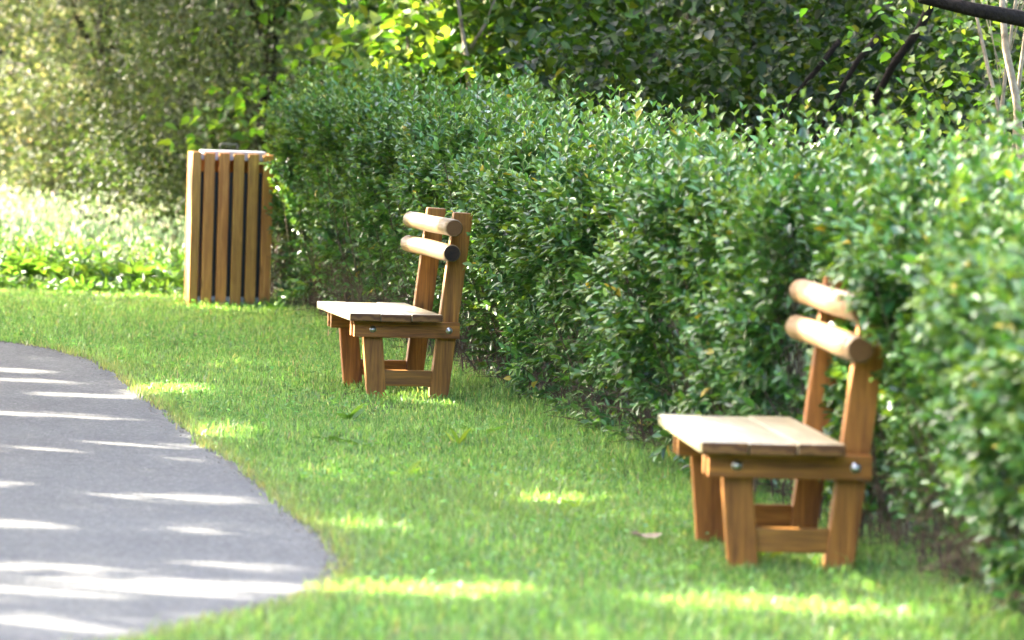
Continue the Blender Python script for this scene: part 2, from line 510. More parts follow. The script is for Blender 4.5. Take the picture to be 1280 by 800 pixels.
ok = (np.abs(wx) < 0.14 * wy + 1) & (vnoise(wx, wy, 81, 1.4) * 0.6 + vnoise(wx, wy, 82, 3.5) * 0.4 > 0.42 + 0.05 * np.clip(-4.0 - wx, 0, 2)) & ~((wx > -2.45) & (wy < 28.7))
wx, wy = wx[ok], wy[ok]
n = len(wx)
V, q, c6 = leaf_geo(np.stack([wx, wy, R.random(n) * 0.20 * np.clip((wy - 28.8) / 2, 0.2, 1)], 1), rand_dir(n) * np.array([1, 1, 0.5]) + np.array([0, 0, 0.35]), rand_dir(n) * 0.5 + np.array([0, 0, 1.0]), R.uniform(0.06, 0.15, n), R.uniform(0.025, 0.05, n),
                    pick(n, [(0.055, 0.120, 0.026), (0.07, 0.14, 0.032), (0.095, 0.165, 0.038), (0.045, 0.10, 0.026)], [4, 4, 2, 2], 0.2), BROAD)
link_mesh('meadow_weeds', np_mesh('meadow_weeds', V, [q], c6), M_WEED, kind='stuff')
# seed heads and small flowers floating over it
n = 4500
fx, fy = R.uniform(-7.5, -2.5, n), 31.5 + R.random(n) * 9
fz = R.uniform(0.22, 0.48, n) * np.clip((fy - 29) / 7, 0.4, 1)
far_b = np.clip((fy - 44) / 8, 0, 1)
fc = pick(n, [(0.20, 0.20, 0.15), (0.30, 0.28, 0.28), (0.30, 0.20, 0.22), (0.16, 0.19, 0.11)], [4, 2, 1.2, 2])
V, q, c6 = leaf_geo(np.stack([fx, fy, fz], 1), rand_dir(n) * 0.5 + np.array([0, 0, 1.0]), rand_dir(n), R.uniform(0.03, 0.07, n), R.uniform(0.012, 0.03, n), fc)
link_mesh('meadow_flowers', np_mesh('meadow_flowers', V, [q], c6), M_MEAD, kind='stuff')


# ------------------------------------------------------------------ benches
def bench():
    root = empty('park_bench', (0, 0, 0), label='x', cat='bench', group='timber benches beside the path')
    h, th, L = 0.43, 0.038, 1.1127
    for i in range(3):
        x0 = i * 0.1565
        bm = bmesh.new()
        dz = (0.0, -0.002, 0.001)[i]
        box(bm, x0, x0 + 0.1535, (0, 0.004, -0.003)[i], L + (0, -0.004, 0.003)[i], h - th + dz, h + dz, 0.006)
        bm.normal_update()
        uv = bm.loops.layers.uv.new('UVMap')
        for f in bm.faces:
            if abs(f.normal.y) > 0.7:
                f.material_index = 1
            for lp in f.loops:
                lp[uv].uv = (math.hypot(lp.vert.co.x - x0 - 0.07, (lp.vert.co.z - h + 0.09)) * 4, lp.vert.co.x * 6)
        bm_obj('seat_plank', bm, [M_SEAT, M_END], root)
    fl = lambda z: 0.1246 + (0.092 - 0.1246) * z / 0.32
    rp = lambda z: 0.4358 + 0.1061 * z
    for mir in (0, 1):
        Y = (lambda a, b: (a, b)) if not mir else (lambda a, b: (L - b, L - a))
        ya, yb = Y(0.150, 0.206)
        bm = bmesh.new()
        hexa(bm, [(fl(-.03), ya, -.03), (fl(-.03) + .0985, ya, -.03), (fl(-.03) + .0985, yb, -.03), (fl(-.03), yb, -.03),
                  (fl(.386), ya, .386), (fl(.386) + .0985, ya, .386), (fl(.386) + .0985, yb, .386), (fl(.386), yb, .386)], 0.006)
        bm_obj('leg', bm, M_WZ, root)
        bm = bmesh.new()
        zt = 0.9392
        hexa(bm, [(rp(-.03), ya, -.03), (rp(-.03) + .097, ya, -.03), (rp(-.03) + .097, yb, -.03), (rp(-.03), yb, -.03),
                  (rp(zt), ya, zt), (rp(zt) + .097, ya, zt - .004), (rp(zt) + .097, yb, zt - .004), (rp(zt), yb, zt)], 0.006)
        bm_obj('back_post', bm, M_WZ, root)
        for a, b in ((0.105, 0.149), (0.207, 0.251)):
            y0, y1 = Y(a, b)
            bm = bmesh.new()
            box(bm, 0.040, 0.5745, y0, y1, 0.3065, 0.3885, 0.005)
            bm_obj('side_rail', bm, M_WX, root)
        y0, y1 = Y(0.083, 0.1045)
        box_obj('seat_batten', (0.03, 0.452, y0, y1, 0.372, 0.3905), M_WX, root, 0.003)
        y0, y1 = Y(0.16, 0.197)
        zc = 0.10
        box_obj('stretcher', (fl(zc) + 0.094, rp(zc) + 0.004, y0, y1, 0.0615, 0.1413), M_WX, root, 0.005)
        ye = 0.105 if not mir else L - 0.105
        sg = -1 if not mir else 1
        for bx in (0.133, 0.519):
            bm = bmesh.new()
            tube(bm, [(bx, ye - sg * 0.002, .347), (bx, ye + sg * 0.0025, .347)], 0.017, 16)
            tube(bm, [(bx, ye + sg * 0.002, .347), (bx, ye + sg * 0.006, .347), (bx, ye + sg * 0.010, .347), (bx, ye + sg * .0125, .347)], [.0115, .0112, .008, .003], 12)
            bm_obj('bolt', bm, M_STEEL, root, smooth=True)
    for cx, cz, r in ((0.493, 0.740, 0.0435), (0.500, 0.865, 0.043)):
        bm = bmesh.new()
        uv = bm.loops.layers.uv.new('UVMap')
        N = 28
        ys = [(-0.052, r - .005), (-0.047, r)] + [(-0.047 + (1.254 * t), r) for t in np.linspace(0.06, 0.94, 12)] + [(1.207, r), (1.212, r - .005)]
        rings = []
        for yy, rr in ys:
            wob = 0.0018 * math.sin(yy * 7 + cz * 30)
            rings.append([bm.verts.new((cx + wob + rr * math.cos(2 * math.pi * k / N), yy, cz + rr * math.sin(2 * math.pi * k / N) + wob * .6)) for k in range(N)])
        for a, b in zip(rings, rings[1:]):
            for k in range(N):
                bm.faces.new((a[k], a[(k + 1) % N], b[(k + 1) % N], b[k])).smooth = True
        for ring in (rings[0], rings[-1]):
            c = bm.verts.new(sum((v.co for v in ring), Vector()) / N)
            for k in range(N):
                f = bm.faces.new((ring[k], ring[(k + 1) % N], c))
                f.material_index = 1
                for lp in f.loops:
                    lp[uv].uv = (0.0 if lp.vert is c else 1.0, k / N)
        bm_obj('backrest_log', bm, [M_LOG, M_END], root)
    return root


def copy_tree(o, parent=None):
    c = o.copy()
    COL.objects.link(c)
    c.parent = parent
    for ch in list(o.children):
        copy_tree(ch, c)
    return c


b1 = bench()
b2 = copy_tree(b1)
for o, (x, y, t) in zip((b1, b2), BENCHES):
    o.location = (x, y, 0)
    o.rotation_euler = (0, 0, rad(t))
M_DARK_END = simple_mat('dark_log_end', (0.008, 0.005, 0.003), (0.045, 0.024, 0.011), 30, 0.9)  # much darker tone for the end faces of one log
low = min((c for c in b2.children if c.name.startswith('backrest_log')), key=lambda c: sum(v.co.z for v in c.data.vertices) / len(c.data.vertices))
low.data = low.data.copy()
low.data.materials[1] = M_DARK_END
low['label'] = 'lower backrest log with a dark end'
b1['label'] = 'larger nearer timber bench whose log backrest is partly covered by overhanging hedge twigs'
b2['label'] = 'smaller timber bench between the litter bin and the hedge, both backrest logs in clear view'


# ------------------------------------------------------------------ litter bin
def litter_bin(loc, rz):
    root = empty('litter_bin', loc, rz, label='tall slatted wooden litter bin standing on the lawn at the far hedge end', cat='litter bin')
    Wd, Dp, H0, H1 = 0.572, 0.50, -0.02, 1.085
    t = 0.034

    def slat(x0, x1, y0, y1, top=H1):
        bm = bmesh.new()
        box(bm, x0, x1, y0, y1, H0, top, 0.007)
        bm_obj('slat', bm, M_BINW, root)
    xs = [(0.0, 0.062)] + [(0.084 + 0.1025 * k, 0.084 + 0.1025 * k + 0.0755) for k in range(5)]
    for k, (x0, x1) in enumerate(xs):
        slat(x0, x1, 0, t, H1 + (0.004, 0, 0.002, -0.003, 0, -0.006)[k])
        slat(x0, x1, Dp - t, Dp)
    for k in range(4):
        y0 = 0.062 + 0.101 * k
        slat(0.002, t + 0.002, y0, y0 + 0.0755)
        slat(Wd - t, Wd - 0.002, y0, y0 + 0.0755)

    def ring(name, z0, z1, i, tk, mat):
        bm = bmesh.new()
        a, b = i, i + tk
        box(bm, a, Wd - a, a, b, z0, z1, 0.002)
        box(bm, a, Wd - a, Dp - b, Dp - a, z0, z1, 0.002)
        box(bm, a, b, b + .001, Dp - b - .001, z0, z1, 0.002)
        box(bm, Wd - b, Wd - a, b + .001, Dp - b - .001, z0, z1, 0.002)
        bm_obj(name, bm, mat, root)
    ring('top_band', 1.035, 1.080, t + 0.001, 0.006, M_GALV)
    ring('bottom_band', 0.02, 0.075, t + 0.001, 0.006, M_GALV)
    # dark inner container, open at the top
    bm = bmesh.new()
    i = t + 0.022
    rows = []
    for z, g in ((0.08, 0.02), (0.945, 0.0), (0.945, 0.006), (0.12, 0.026)):
        rows.append([bm.verts.new(p) for p in ((i + g, i + g, z), (Wd - i - g, i + g, z), (Wd - i - g, Dp - i - g, z), (i + g, Dp - i - g, z))])
    for a, b in zip(rows, rows[1:]):
        for k in range(4):
            bm.faces.new((a[k], a[(k + 1) % 4], b[(k + 1) % 4], b[k]))
    bm.faces.new(rows[0][::-1])
    bm.faces.new(rows[-1])
    bm_obj('liner', bm, M_BLACK, root)
    bm = bmesh.new()
    box(bm, 0.075, Wd - 0.055, 0.048, Dp - 0.045, 1.078, 1.099, 0.005)
    lid = bm_obj('lid', bm, M_GALV, root)
    for x0 in (0.085, Wd - 0.08):
        box_obj('lid_runner', (x0, x0 + 0.015, 0.05, Dp - 0.05, 1.055, 1.0775), M_GALV, root, 0.002)
    bm = bmesh.new()
    yy = 0.22
    tube(bm, [(0.205, yy, 1.095), (0.205, yy, 1.140), (0.212, yy, 1.147), (0.322, yy, 1.147), (0.329, yy, 1.140), (0.329, yy, 1.095)], 0.0045, 8)
    bm_obj('handle', bm, M_DKMETAL, lid, smooth=True)
    return root


litter_bin((-2.265, 27.93, 0), rad(8.5))


# ------------------------------------------------------------------ hedge
def hedge():
    root = empty('hedge', (1.0, 15.0, 0), label='long clipped privet hedge with small glossy leaves running behind both benches', cat='hedge')
    inv = np.array(root.location)
    Hc = smooth_curve(HEDGE, 12)
    seg = np.linalg.norm(np.diff(Hc, axis=0), axis=1)
    cum = np.concatenate([[0], np.cumsum(seg)])
    LEN = cum[-1]

    def frame(u):
        x, y = np.interp(u, cum, Hc[:, 0]), np.interp(u, cum, Hc[:, 1])
        dx = np.interp(u + 0.2, cum, Hc[:, 0]) - np.interp(u - 0.2, cum, Hc[:, 0])
        dy = np.interp(u + 0.2, cum, Hc[:, 1]) - np.interp(u - 0.2, cum, Hc[:, 1])
        l = np.hypot(dx, dy)
        return x, y, dy / l, -dx / l      # point and the normal that points INTO the hedge (to +X)

    def height(y):
        return np.interp(y, [8, 11.5, 14.3, 15, 17, 18.3, 20, 22, 24.6, 28], [1.17, 1.16, 1.15, 1.17, 1.20, 1.17, 1.21, 1.25, 1.33, 1.34])
    DEP = 1.0

    def bulge(y):
        return np.interp(y, [10, 11.3, 12.0, 12.5, 13.5, 14.5, 17, 20, 26], [0.40, 0.32, 0.20, 0.12, 0.18, 0.24, 0.22, 0.22, 0.04])

    def surf(u, v):
        """v 0..1 up the front face, 1..1.6 across the top, 1.6..2.2 down the back; returns point and outward normal"""
        x, y, nx, ny = frame(u)
        hh, bg = height(y), bulge(y)
        lump = (vnoise(u, v * 1.6, 21, 1.7) - 0.5) * 0.20 + (vnoise(u, v * 2.0, 22, 4.5) - 0.5) * 0.13
        prof = np.array([(0.03, 0.05, -1, -0.15), (-0.35, 0.28, -1, -0.1), (-0.8, 0.55, -1, 0.05), (-1.0, 0.78, -1, 0.2), (-0.85, 0.93, -0.8, 0.6),
                         (-0.35, 1.0, -0.25, 1.0), (0, 1.01, 0, 1), (0, 1.01, 0, 1), (0, 1.0, 0.2, 1), (0, 0.93, 0.8, 0.6), (0, 0.6, 1, 0.1)])
        vk = np.array([0, 0.25, 0.5, 0.72, 0.88, 1.0, 1.2, 1.4, 1.6, 1.75, 2.2])
        ins = np.array([0, 0, 0, 0, 0, 0.03, 0.35, 0.65, 0.92, 1.0, 1.0]) * DEP
        o = np.interp(v, vk, prof[:, 0]) * bg + np.interp(v, vk, ins)
        z = np.interp(v, vk, prof[:, 1]) * hh
        no, nz = np.interp(v, vk, prof[:, 2]), np.interp(v, vk, prof[:, 3])
        N = unit(np.stack([no * nx, no * ny, nz], 1))
        P = np.stack([x + nx * o, y + ny * o, z], 1) + N * lump[:, None]
        P[:, 2] = np.maximum(P[:, 2], 0.03)
        return P, N

    def shoots(u, v, deep, ln_lo, ln_hi, nl, upb, young, lscale=1.0, PN=None):
        n = len(u)
        P, N = surf(u, v) if PN is None else PN
        up = np.array([0, 0, 1.0])
        D = unit(N * 0.75 + up * upb[:, None] + rand_dir(n) * 0.55)
        P = P - N * deep[:, None]
        Ls = R.uniform(ln_lo, ln_hi, n)
        P0 = P - D * (Ls * 0.55)[:, None]
        k = np.arange(nl)
        tt = (k // 2 + 0.6) / (nl // 2 + 0.2)
        side = np.where(k % 2 == 0, 1.0, -1.0)
        A = unit(np.cross(D, rand_dir(n)))
        B = np.cross(D, A)
        ang = (k // 2) * (math.pi / 2 * 0.9)
        # leaf bases and axes
        base = P0[:, None] + D[:, None] * (Ls[:, None] * tt[None])[..., None]
        base = base + (Ls[:, None] * 0.12 * (tt ** 2)[None])[..., None] * np.array([0, 0, 0.6])
        rd = (A[:, None] * np.cos(ang)[None, :, None] + B[:, None] * np.sin(ang)[None, :, None]) * side[None, :, None]
        opening = (1.0 - 0.55 * tt)[None, :, None]
        ax = rd * opening * 1.1 + D[:, None] * (0.32 + 0.5 * tt)[None, :, None] + N[:, None] * 0.25 + R.normal(0, 0.25, (n, nl, 3)) - up * 0.12
        nm = D[:, None] * 0.6 - rd * 0.35 + up * 0.95 + N[:, None] * 0.25 + R.normal(0, 0.3, (n, nl, 3))
        size = (R.uniform(0.044, 0.068, (n, nl)) * (1.0 - 0.45 * np.clip(tt - 0.55, 0, 1) / 0.45 * 0.9)[None]) * lscale
        col = pick(n * nl, [(0.052, 0.150, 0.036), (0.075, 0.198, 0.043), (0.14, 0.26, 0.044), (0.028, 0.088, 0.026)], [4, 5, 2, 3], 0.16).reshape(n, nl, 3)
        yg = np.clip((tt - 0.62) / 0.38, 0, 1)[None, :, None] * young[:, None, None]
        col = col * (1 - yg) + np.array([0.27, 0.36, 0.06]) * yg
        c, a, m = base.reshape(-1, 3), ax.reshape(-1, 3), nm.reshape(-1, 3)
        s, cc = size.ravel(), col.reshape(-1, 3)
        return (c, a, m, s, cc), (P0, P0 + D * Ls[:, None] * 0.98)

    parts, stems = [], []
    # outer skin of shoots
    n = 10500
    u = R.uniform(0, LEN, n)
    v = np.concatenate([R.uniform(0.02, 1.05, int(n * 0.62)), R.uniform(0.95, 1.7, n - int(n * 0.62))])
    thin = R.random(n) < np.clip(0.16 + v * 1.5, 0, 1)
    u, v = u[thin], v[thin]
    L1, S1 = shoots(u, v, np.abs(R.normal(0.0, 0.06, len(u))), 0.13, 0.25, 14, np.clip(v, 0, 1) * 0.7, R.random(len(u)) ** 2.2 * np.clip(v, 0.15, 1))
    parts.append(L1)
    stems.append(S1)
    # deeper, older leaves that close the view into the hedge
    n = 3600
    u = R.uniform(0, LEN, n)
    v = R.uniform(0.22, 2.0, n)
    L2, S2 = shoots(u, v, R.uniform(0.10, 0.30, n), 0.10, 0.2, 12, np.full(n, 0.3), np.zeros(n), 1.1)
    parts.append(L2)
    stems.append(S2)
    # upright new shoots above the clipped top
    n = 900
    u = R.uniform(0, LEN, n)
    v = R.uniform(0.9, 1.6, n)
    L3, S3 = shoots(u, v, R.uniform(-0.11, 0.03, n), 0.18, 0.44, 14, R.uniform(2.5, 6, n), R.random(n) * 0.7, 1.05)
    parts.append(L3)
    stems.append(S3)
    # long single shoots that escaped the shears
    n = 300
    u = R.uniform(0, LEN, n)
    v = R.uniform(0.92, 1.5, n)
    P5, N5 = surf(u, v)
    L5, S5 = shoots(u, v, -R.uniform(0.06, 0.20, n), 0.28, 0.44, 14, R.uniform(3, 7, n), R.random(n) * 0.6, 1.1, (P5, np.tile([[0, 0, 1.0]], (n, 1))))
    parts.append(L5)
    stems.append(S5)
    # twigs that hang over the near bench and the bin
    bx, by, bt = BENCHES[0]
    ct, st = math.cos(rad(bt)), math.sin(rad(bt))
    tw = np.array([(0.57, -0.14, 0.90), (0.60, -0.10, 0.95), (0.56, -0.17, 0.84), (0.62, -0.16, 0.99), (0.63, -0.12, 0.80), (0.64, -0.16, 0.74), (0.55, -0.13, 0.95), (0.66, -0.15, 0.67),
                   (0.66, -0.10, 0.90), (0.60, -0.16, 0.87), (0.67, -0.2, 0.60), (0.65, -0.2, 0.83), (0.70, -0.22, 0.72), (0.68, -0.2, 0.95), (0.70, -0.2, 0.53), (0.66, -0.06, 1.02),
                   (0.50, -0.14, 0.93), (0.52, -0.18, 0.88), (0.54, -0.13, 0.99), (0.49, -0.2, 0.97), (0.53, -0.2, 0.94), (0.56, -0.22, 0.90), (0.58, -0.2, 1.02), (0.55, -0.17, 0.85), (0.60, -0.2, 0.79), (0.51, -0.16, 1.0),
                   (0.58, -0.15, 0.98), (0.63, -0.2, 0.92), (0.56, -0.11, 0.90), (0.61, -0.18, 0.80)])
    tw[:, 0] -= np.where(tw[:, 2] > 0.78, 0.045, 0.0)
    TP = np.stack([bx + tw[:, 0] * ct - tw[:, 1] * st, by + tw[:, 0] * st + tw[:, 1] * ct, tw[:, 2]], 1)
    b2x, b2y, b2t = BENCHES[1]
    TP = np.concatenate([TP, [(-0.16, 19.8, 0.70), (-1.70, 27.78, 1.00), (-1.66, 27.75, 0.64), (-1.64, 27.75, 0.84)]])
    k = len(TP)
    L4, S4 = shoots(np.zeros(k), np.zeros(k), np.full(k, 0.0), 0.20, 0.28, 16, np.full(k, 0.15), R.random(k) * 0.7, 1.0, (TP, np.tile([[-0.95, -0.3, 0.1]], (k, 1))))
    parts.append(L4)
    stems.append(S4)
    c = np.concatenate([p[0] for p in parts])
    a = np.concatenate([p[1] for p in parts])
    m = np.concatenate([p[2] for p in parts])
    s = np.concatenate([p[3] for p in parts])
    cc = np.concatenate([p[4] for p in parts])
    # odd yellowed leaves
    yl = R.random(len(cc)) < 0.004
    cc[yl] = (0.45, 0.36, 0.05)
    # nothing grows into the seats, posts and bin in front
    ok = np.ones(len(c), bool)
    for bx, by, bt in BENCHES:
        ct, st = math.cos(rad(bt)), math.sin(rad(bt))
        lx = (c[:, 0] - bx) * ct + (c[:, 1] - by) * st
        ly = -(c[:, 0] - bx) * st + (c[:, 1] - by) * ct
        front = 0.62 if by > 15 else 0.56
        near_tip = (ly < 0.13) & (c[:, 2] > 0.5)
        ok &= ~((lx < front) & (lx > -0.3) & (ly > -0.25) & (ly < 1.45) & ~near_tip)
    ok &= ~((c[:, 0] < -1.60) & (c[:, 0] > -2.5) & (c[:, 1] > 27.9) & (c[:, 1] < 28.6))
    c, a, m, s, cc = c[ok], a[ok], m[ok], s[ok], cc[ok]
    V, q, c6 = leaf_geo(c - inv, a, m, s, s * R.uniform(0.50, 0.64, len(s)), cc, PRIVET, 0.2, 0.12)
    link_mesh('foliage', np_mesh('foliage', V, [q], c6), M_HEDGE, root)
    print('hedge leaves', len(c))

    # twigs: thin three-sided stems of the shoots and the upright canes inside
    P0 = np.concatenate([p[0] for p in stems])
    P1 = np.concatenate([p[1] for p in stems])
    w = np.full(len(P0), 0.0016)
    n = 1100
    u = R.uniform(0, LEN, n)
    x, y, nx, ny = frame(u)
    o = np.abs(R.normal(0.10, 0.22, n))
    bx, by = x + nx * o, y + ny * o
    hh, bg = height(y), bulge(y)
    top_o = o - bg * R.uniform(0.0, 0.6, n) + R.normal(0, 0.12, n)
    zt = hh * R.uniform(0.45, 0.95, n)
    sl = R.normal(0, 0.14, n)
    Q0 = np.stack([bx, by, np.zeros(n)], 1)
    Qm = np.stack([x + nx * (o * 0.6 + top_o * 0.4) - ny * sl * 0.2, y + ny * (o * 0.6 + top_o * 0.4) + nx * sl * 0.2, zt * 0.45], 1)
    Q1 = np.stack([x + nx * top_o - ny * sl, y + ny * top_o + nx * sl, zt], 1)
    cw = R.uniform(0.003, 0.0065, n)
    segs = [(P0, P1, w, w * 0.6), (Q0, Qm, cw, cw * 0.8), (Qm, Q1, cw * 0.8, cw * 0.4)]
    # short side twigs low on the canes
    n2 = 7000
    i = R.integers(0, n, n2)
    f = R.uniform(0.1, 1, n2)[:, None]
    T0 = Q0[i] * (1 - f) + Qm[i] * f
    T1 = T0 + unit(rand_dir(n2) + np.array([-0.5, -0.1, 0.7])) * R.uniform(0.08, 0.28, n2)[:, None]
    segs.append((T0, T1, np.full(n2, 0.0026), np.full(n2, 0.0012)))
    VV, QQ, nb = [], [], 0
    for A0, A1, w0, w1 in segs:
        bad = np.zeros(len(A0), bool)
        for bx_, by_, bt in BENCHES:
            ct, st = math.cos(rad(bt)), math.sin(rad(bt))
            for E in (A0, A1):
                lx = (E[:, 0] - bx_) * ct + (E[:, 1] - by_) * st
                ly = -(E[:, 0] - bx_) * st + (E[:, 1] - by_) * ct
                bad |= (lx < 0.56) & (lx > -0.3) & (ly > -0.1) & (ly < 1.4)
        A0, A1, w0, w1 = A0[~bad], A1[~bad], w0[~bad], w1[~bad]
        d_ = unit(A1 - A0)
        e1 = unit(np.cross(d_, np.array([0.31, 0.77, 0.55])))
        e2 = np.cross(d_, e1)
        k = len(A0)
        ring = []
        for j in range(3):
            t = 2 * math.pi * j / 3
            off = e1 * math.cos(t) + e2 * math.sin(t)
            ring.append(A0 + off * w0[:, None])
        for j in range(3):
            t = 2 * math.pi * j / 3
            off = e1 * math.cos(t) + e2 * math.sin(t)
            ring.append(A1 + off * w1[:, None])
        VV.append((np.stack(ring, 1) - inv).reshape(-1, 3))
        b = (np.arange(k) * 6)[:, None] + nb
        for j in range(3):
            jn = (j + 1) % 3
            QQ.append(b + np.array([[j, jn, 3 + jn, 3 + j]]))
        nb += k * 6
    link_mesh('twigs', np_mesh('twigs', np.concatenate(VV), [np.concatenate(QQ)]), M_TWIG, root)


hedge()


# ------------------------------------------------------------------ trees
def clusters_in(n, cx, cy, rx, ry, z0, z1, low=0.0):
    """cluster centres in a rough crown volume; low > 0 crowds them towards the bottom"""
    t = R.uniform(0, 2 * math.pi, n)
    r = np.sqrt(R.random(n))
    zz = R.random(n) ** (1 + low)
    z = z0 + (z1 - z0) * zz
    sh = np.sqrt(np.clip(1 - (np.abs(zz - 0.30) / 0.72) ** 2, 0.05, 1))
    return np.stack([cx + rx * r * np.cos(t) * sh, cy + ry * r * np.sin(t) * sh, z], 1)


def tree(name, x, y, h, r, crown, nleaf, lsize, pal, wts, label, cat, group, mat, bark=M_BARK, trunk_r=0.12, spread=0.4, lean=(0, 0), drop=None, limbs=16, flat=0.5, extra_limbs=(), fork=1):
    """crown: cluster centres in world space"""
    root = empty(name, (x, y, 0), label=label, cat=cat, group=group)
    o = np.array([x, y, 0.0])
    zt = h * 0.82
    path = [Vector((lean[0] * t + 0.08 * math.sin(t * 5 + x), lean[1] * t + 0.07 * math.cos(t * 4 + y), -0.15 + (zt + .15) * t)) for t in np.linspace(0, 1, 9)]
    bm = bmesh.new()
    tube(bm, path, [trunk_r * (1.25 if i == 0 else 1 - 0.8 * i / 8) for i in range(9)], 10, 0.12)
    bm_obj('trunk', bm, bark, root, smooth=True)
    bm = bmesh.new()
    high = np.nonzero(crown[:, 2] > 2.9)[0]
    idx = R.choice(high, min(limbs, len(high)), replace=False)
    for i in idx:
        e = Vector(crown[i] - o)
        f = min(max(e.z * 0.55 / zt, 0.08), 0.95)
        k = min(int(f * 8), 7)
        s = path[k].lerp(path[k + 1], f * 8 - k)
        m1 = s.lerp(e, 0.35) + Vector((0, 0, 0.12 * (e - s).length)) + Vector(R.normal(0, 0.08, 3))
        m2 = s.lerp(e, 0.7) + Vector((0, 0, 0.10 * (e - s).length)) + Vector(R.normal(0, 0.08, 3))
        r0 = trunk_r * (1 - 0.8 * f) * 0.28
        tube(bm, [s, m1, m2, e], [r0, r0 * 0.7, r0 * 0.45, max(r0 * 0.15, 0.004)], 6)
    for pth, r0, r1 in extra_limbs:
        q = [Vector(p) - Vector(o) for p in pth]
        tube(bm, q, list(np.linspace(r0, r1, len(q))), 8, 0.15)
    bm_obj('limbs', bm, bark, root, smooth=True)
    ci = R.integers(0, len(crown), nleaf)
    c = crown[ci] + R.normal(0, 1, (nleaf, 3)) * np.array([spread, spread, spread * flat])
    ok = c[:, 2] > 0.08
    if drop is not None:
        ok &= ~drop(c)
    c, ci = c[ok], ci[ok]
    n = len(c)
    ax = rand_dir(n) * np.array([1, 1, 0.4]) + np.array([0, 0, -0.35])
    nm = rand_dir(n) * 0.75 + np.array([0, 0, 1.0])
    tone = 0.55 + 0.85 * R.random(len(crown))
    col = pick(n, pal, wts, 0.2) * tone[ci][:, None]
    ln = R.uniform(0.6, 1.25, n) * lsize
    V, q, c6 = leaf_geo(c - o, ax, nm, ln, ln * R.uniform(0.55, 0.8, n), col, BROAD, 0.15, 0.15)
    link_mesh('crown', np_mesh('crown', V, [q], c6), mat, root)
    return root


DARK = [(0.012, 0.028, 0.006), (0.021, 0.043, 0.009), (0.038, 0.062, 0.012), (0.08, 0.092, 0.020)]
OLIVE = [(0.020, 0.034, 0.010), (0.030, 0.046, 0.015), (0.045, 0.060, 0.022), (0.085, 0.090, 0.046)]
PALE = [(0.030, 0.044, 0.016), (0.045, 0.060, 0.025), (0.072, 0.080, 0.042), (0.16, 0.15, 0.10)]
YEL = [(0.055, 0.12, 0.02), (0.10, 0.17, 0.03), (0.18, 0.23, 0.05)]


def over_hedge(c):
    return (c[:, 0] < hedge_x(c[:, 1]) + 1.12) & (c[:, 1] < 29.6) & (c[:, 2] < 2.9)


def atpix(px, py, D):
    """a point on the line of sight of picture point (1280 wide) at distance D: only used to read off where branches stand"""
    a, b = px - 640, py - 400
    cr, sr = math.cos(ROLL), math.sin(ROLL)
    qx, u = a * cr + b * sr, -(-a * sr + b * cr)
    d = FPX
    r = np.array([qx, d * math.cos(PITCH) + u * math.sin(PITCH), -d * math.sin(PITCH) + u * math.cos(PITCH)])
    r = r * D / r[1]
    return (r[0], D, CAM_H + r[2])


GB = 'trees growing behind the hedge'
# the dark maple on the right: low black limb and slanting branches over the hedge
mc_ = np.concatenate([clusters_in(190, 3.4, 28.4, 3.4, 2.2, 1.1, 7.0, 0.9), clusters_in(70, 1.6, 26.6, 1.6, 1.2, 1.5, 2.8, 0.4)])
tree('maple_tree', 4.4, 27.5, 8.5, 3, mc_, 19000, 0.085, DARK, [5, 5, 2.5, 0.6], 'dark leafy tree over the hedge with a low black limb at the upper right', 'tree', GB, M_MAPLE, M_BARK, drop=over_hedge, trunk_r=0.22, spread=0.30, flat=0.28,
     limbs=26, extra_limbs=[
         ([(4.4, 27.4, 1.75), atpix(1400, 44, 23.4), atpix(1290, 26, 22.3), atpix(1215, 12, 22.1), atpix(1150, -4, 22.0)], 0.060, 0.034),
         ([atpix(1168, -4, 24.2), atpix(1150, 36, 24.3), atpix(1117, 80, 24.3), atpix(1092, 128, 24.5), atpix(1070, 180, 24.6)], 0.030, 0.018),
         ([atpix(1098, 45, 25.2), atpix(1072, 76, 25.2), atpix(1035, 140, 25.3), atpix(1015, 185, 25.3)], 0.022, 0.013),
         ([atpix(1050, 50, 25.4), atpix(1022, 86, 25.4), atpix(985, 130, 25.5), atpix(960, 178, 25.5)], 0.020, 0.012)])
# pale slim stems in the light at the far right
for i, (pts, r0, lab) in enumerate([
        ([atpix(1276, 190, 22.5), atpix(1270, 120, 22.5), atpix(1257, 60, 22.5), atpix(1252, -10, 22.6)], 0.026, 'slim pale sunlit tree stem at the right edge beyond the hedge'),
        ([atpix(1258, 190, 23.2), atpix(1246, 125, 23.2), atpix(1236, 90, 23.3), atpix(1214, -10, 23.3)], 0.015, 'leaning thin pale stem beside the thicker pale one beyond the hedge')]):
    p0 = np.array(pts[0])
    cr = clusters_in(46, p0[0] + 0.5, p0[1] + 1.3, 1.2, 0.8, 1.5, 4.5, 0.6)
    foot = (p0[0] + 0.04, p0[1], 0)
    tree('pale_sapling', foot[0], foot[1], 4.2, 1, cr, 1500, 0.07, YEL, [3, 3, 2], lab, 'tree', GB, M_MAPLE, M_BARKP, 0.02, 0.33, limbs=8,
         extra_limbs=[([(foot[0], foot[1], -0.1)] + pts + [tuple(np.array(pts[-1]) + (0.05, 0.1, 1.4))], r0 * 1.1, r0 * 0.55)])
# centre: broad-leaved trees
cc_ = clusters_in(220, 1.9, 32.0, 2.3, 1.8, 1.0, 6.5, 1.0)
tree('maple_tree', 1.9, 32.4, 8, 3, cc_, 16000, 0.095, DARK, [4, 5, 3.5, 0.8], 'broad leaved dark green tree behind the middle of the hedge', 'tree', GB, M_MAPLE, M_BARK, drop=over_hedge, trunk_r=0.16, spread=0.32, flat=0.3)
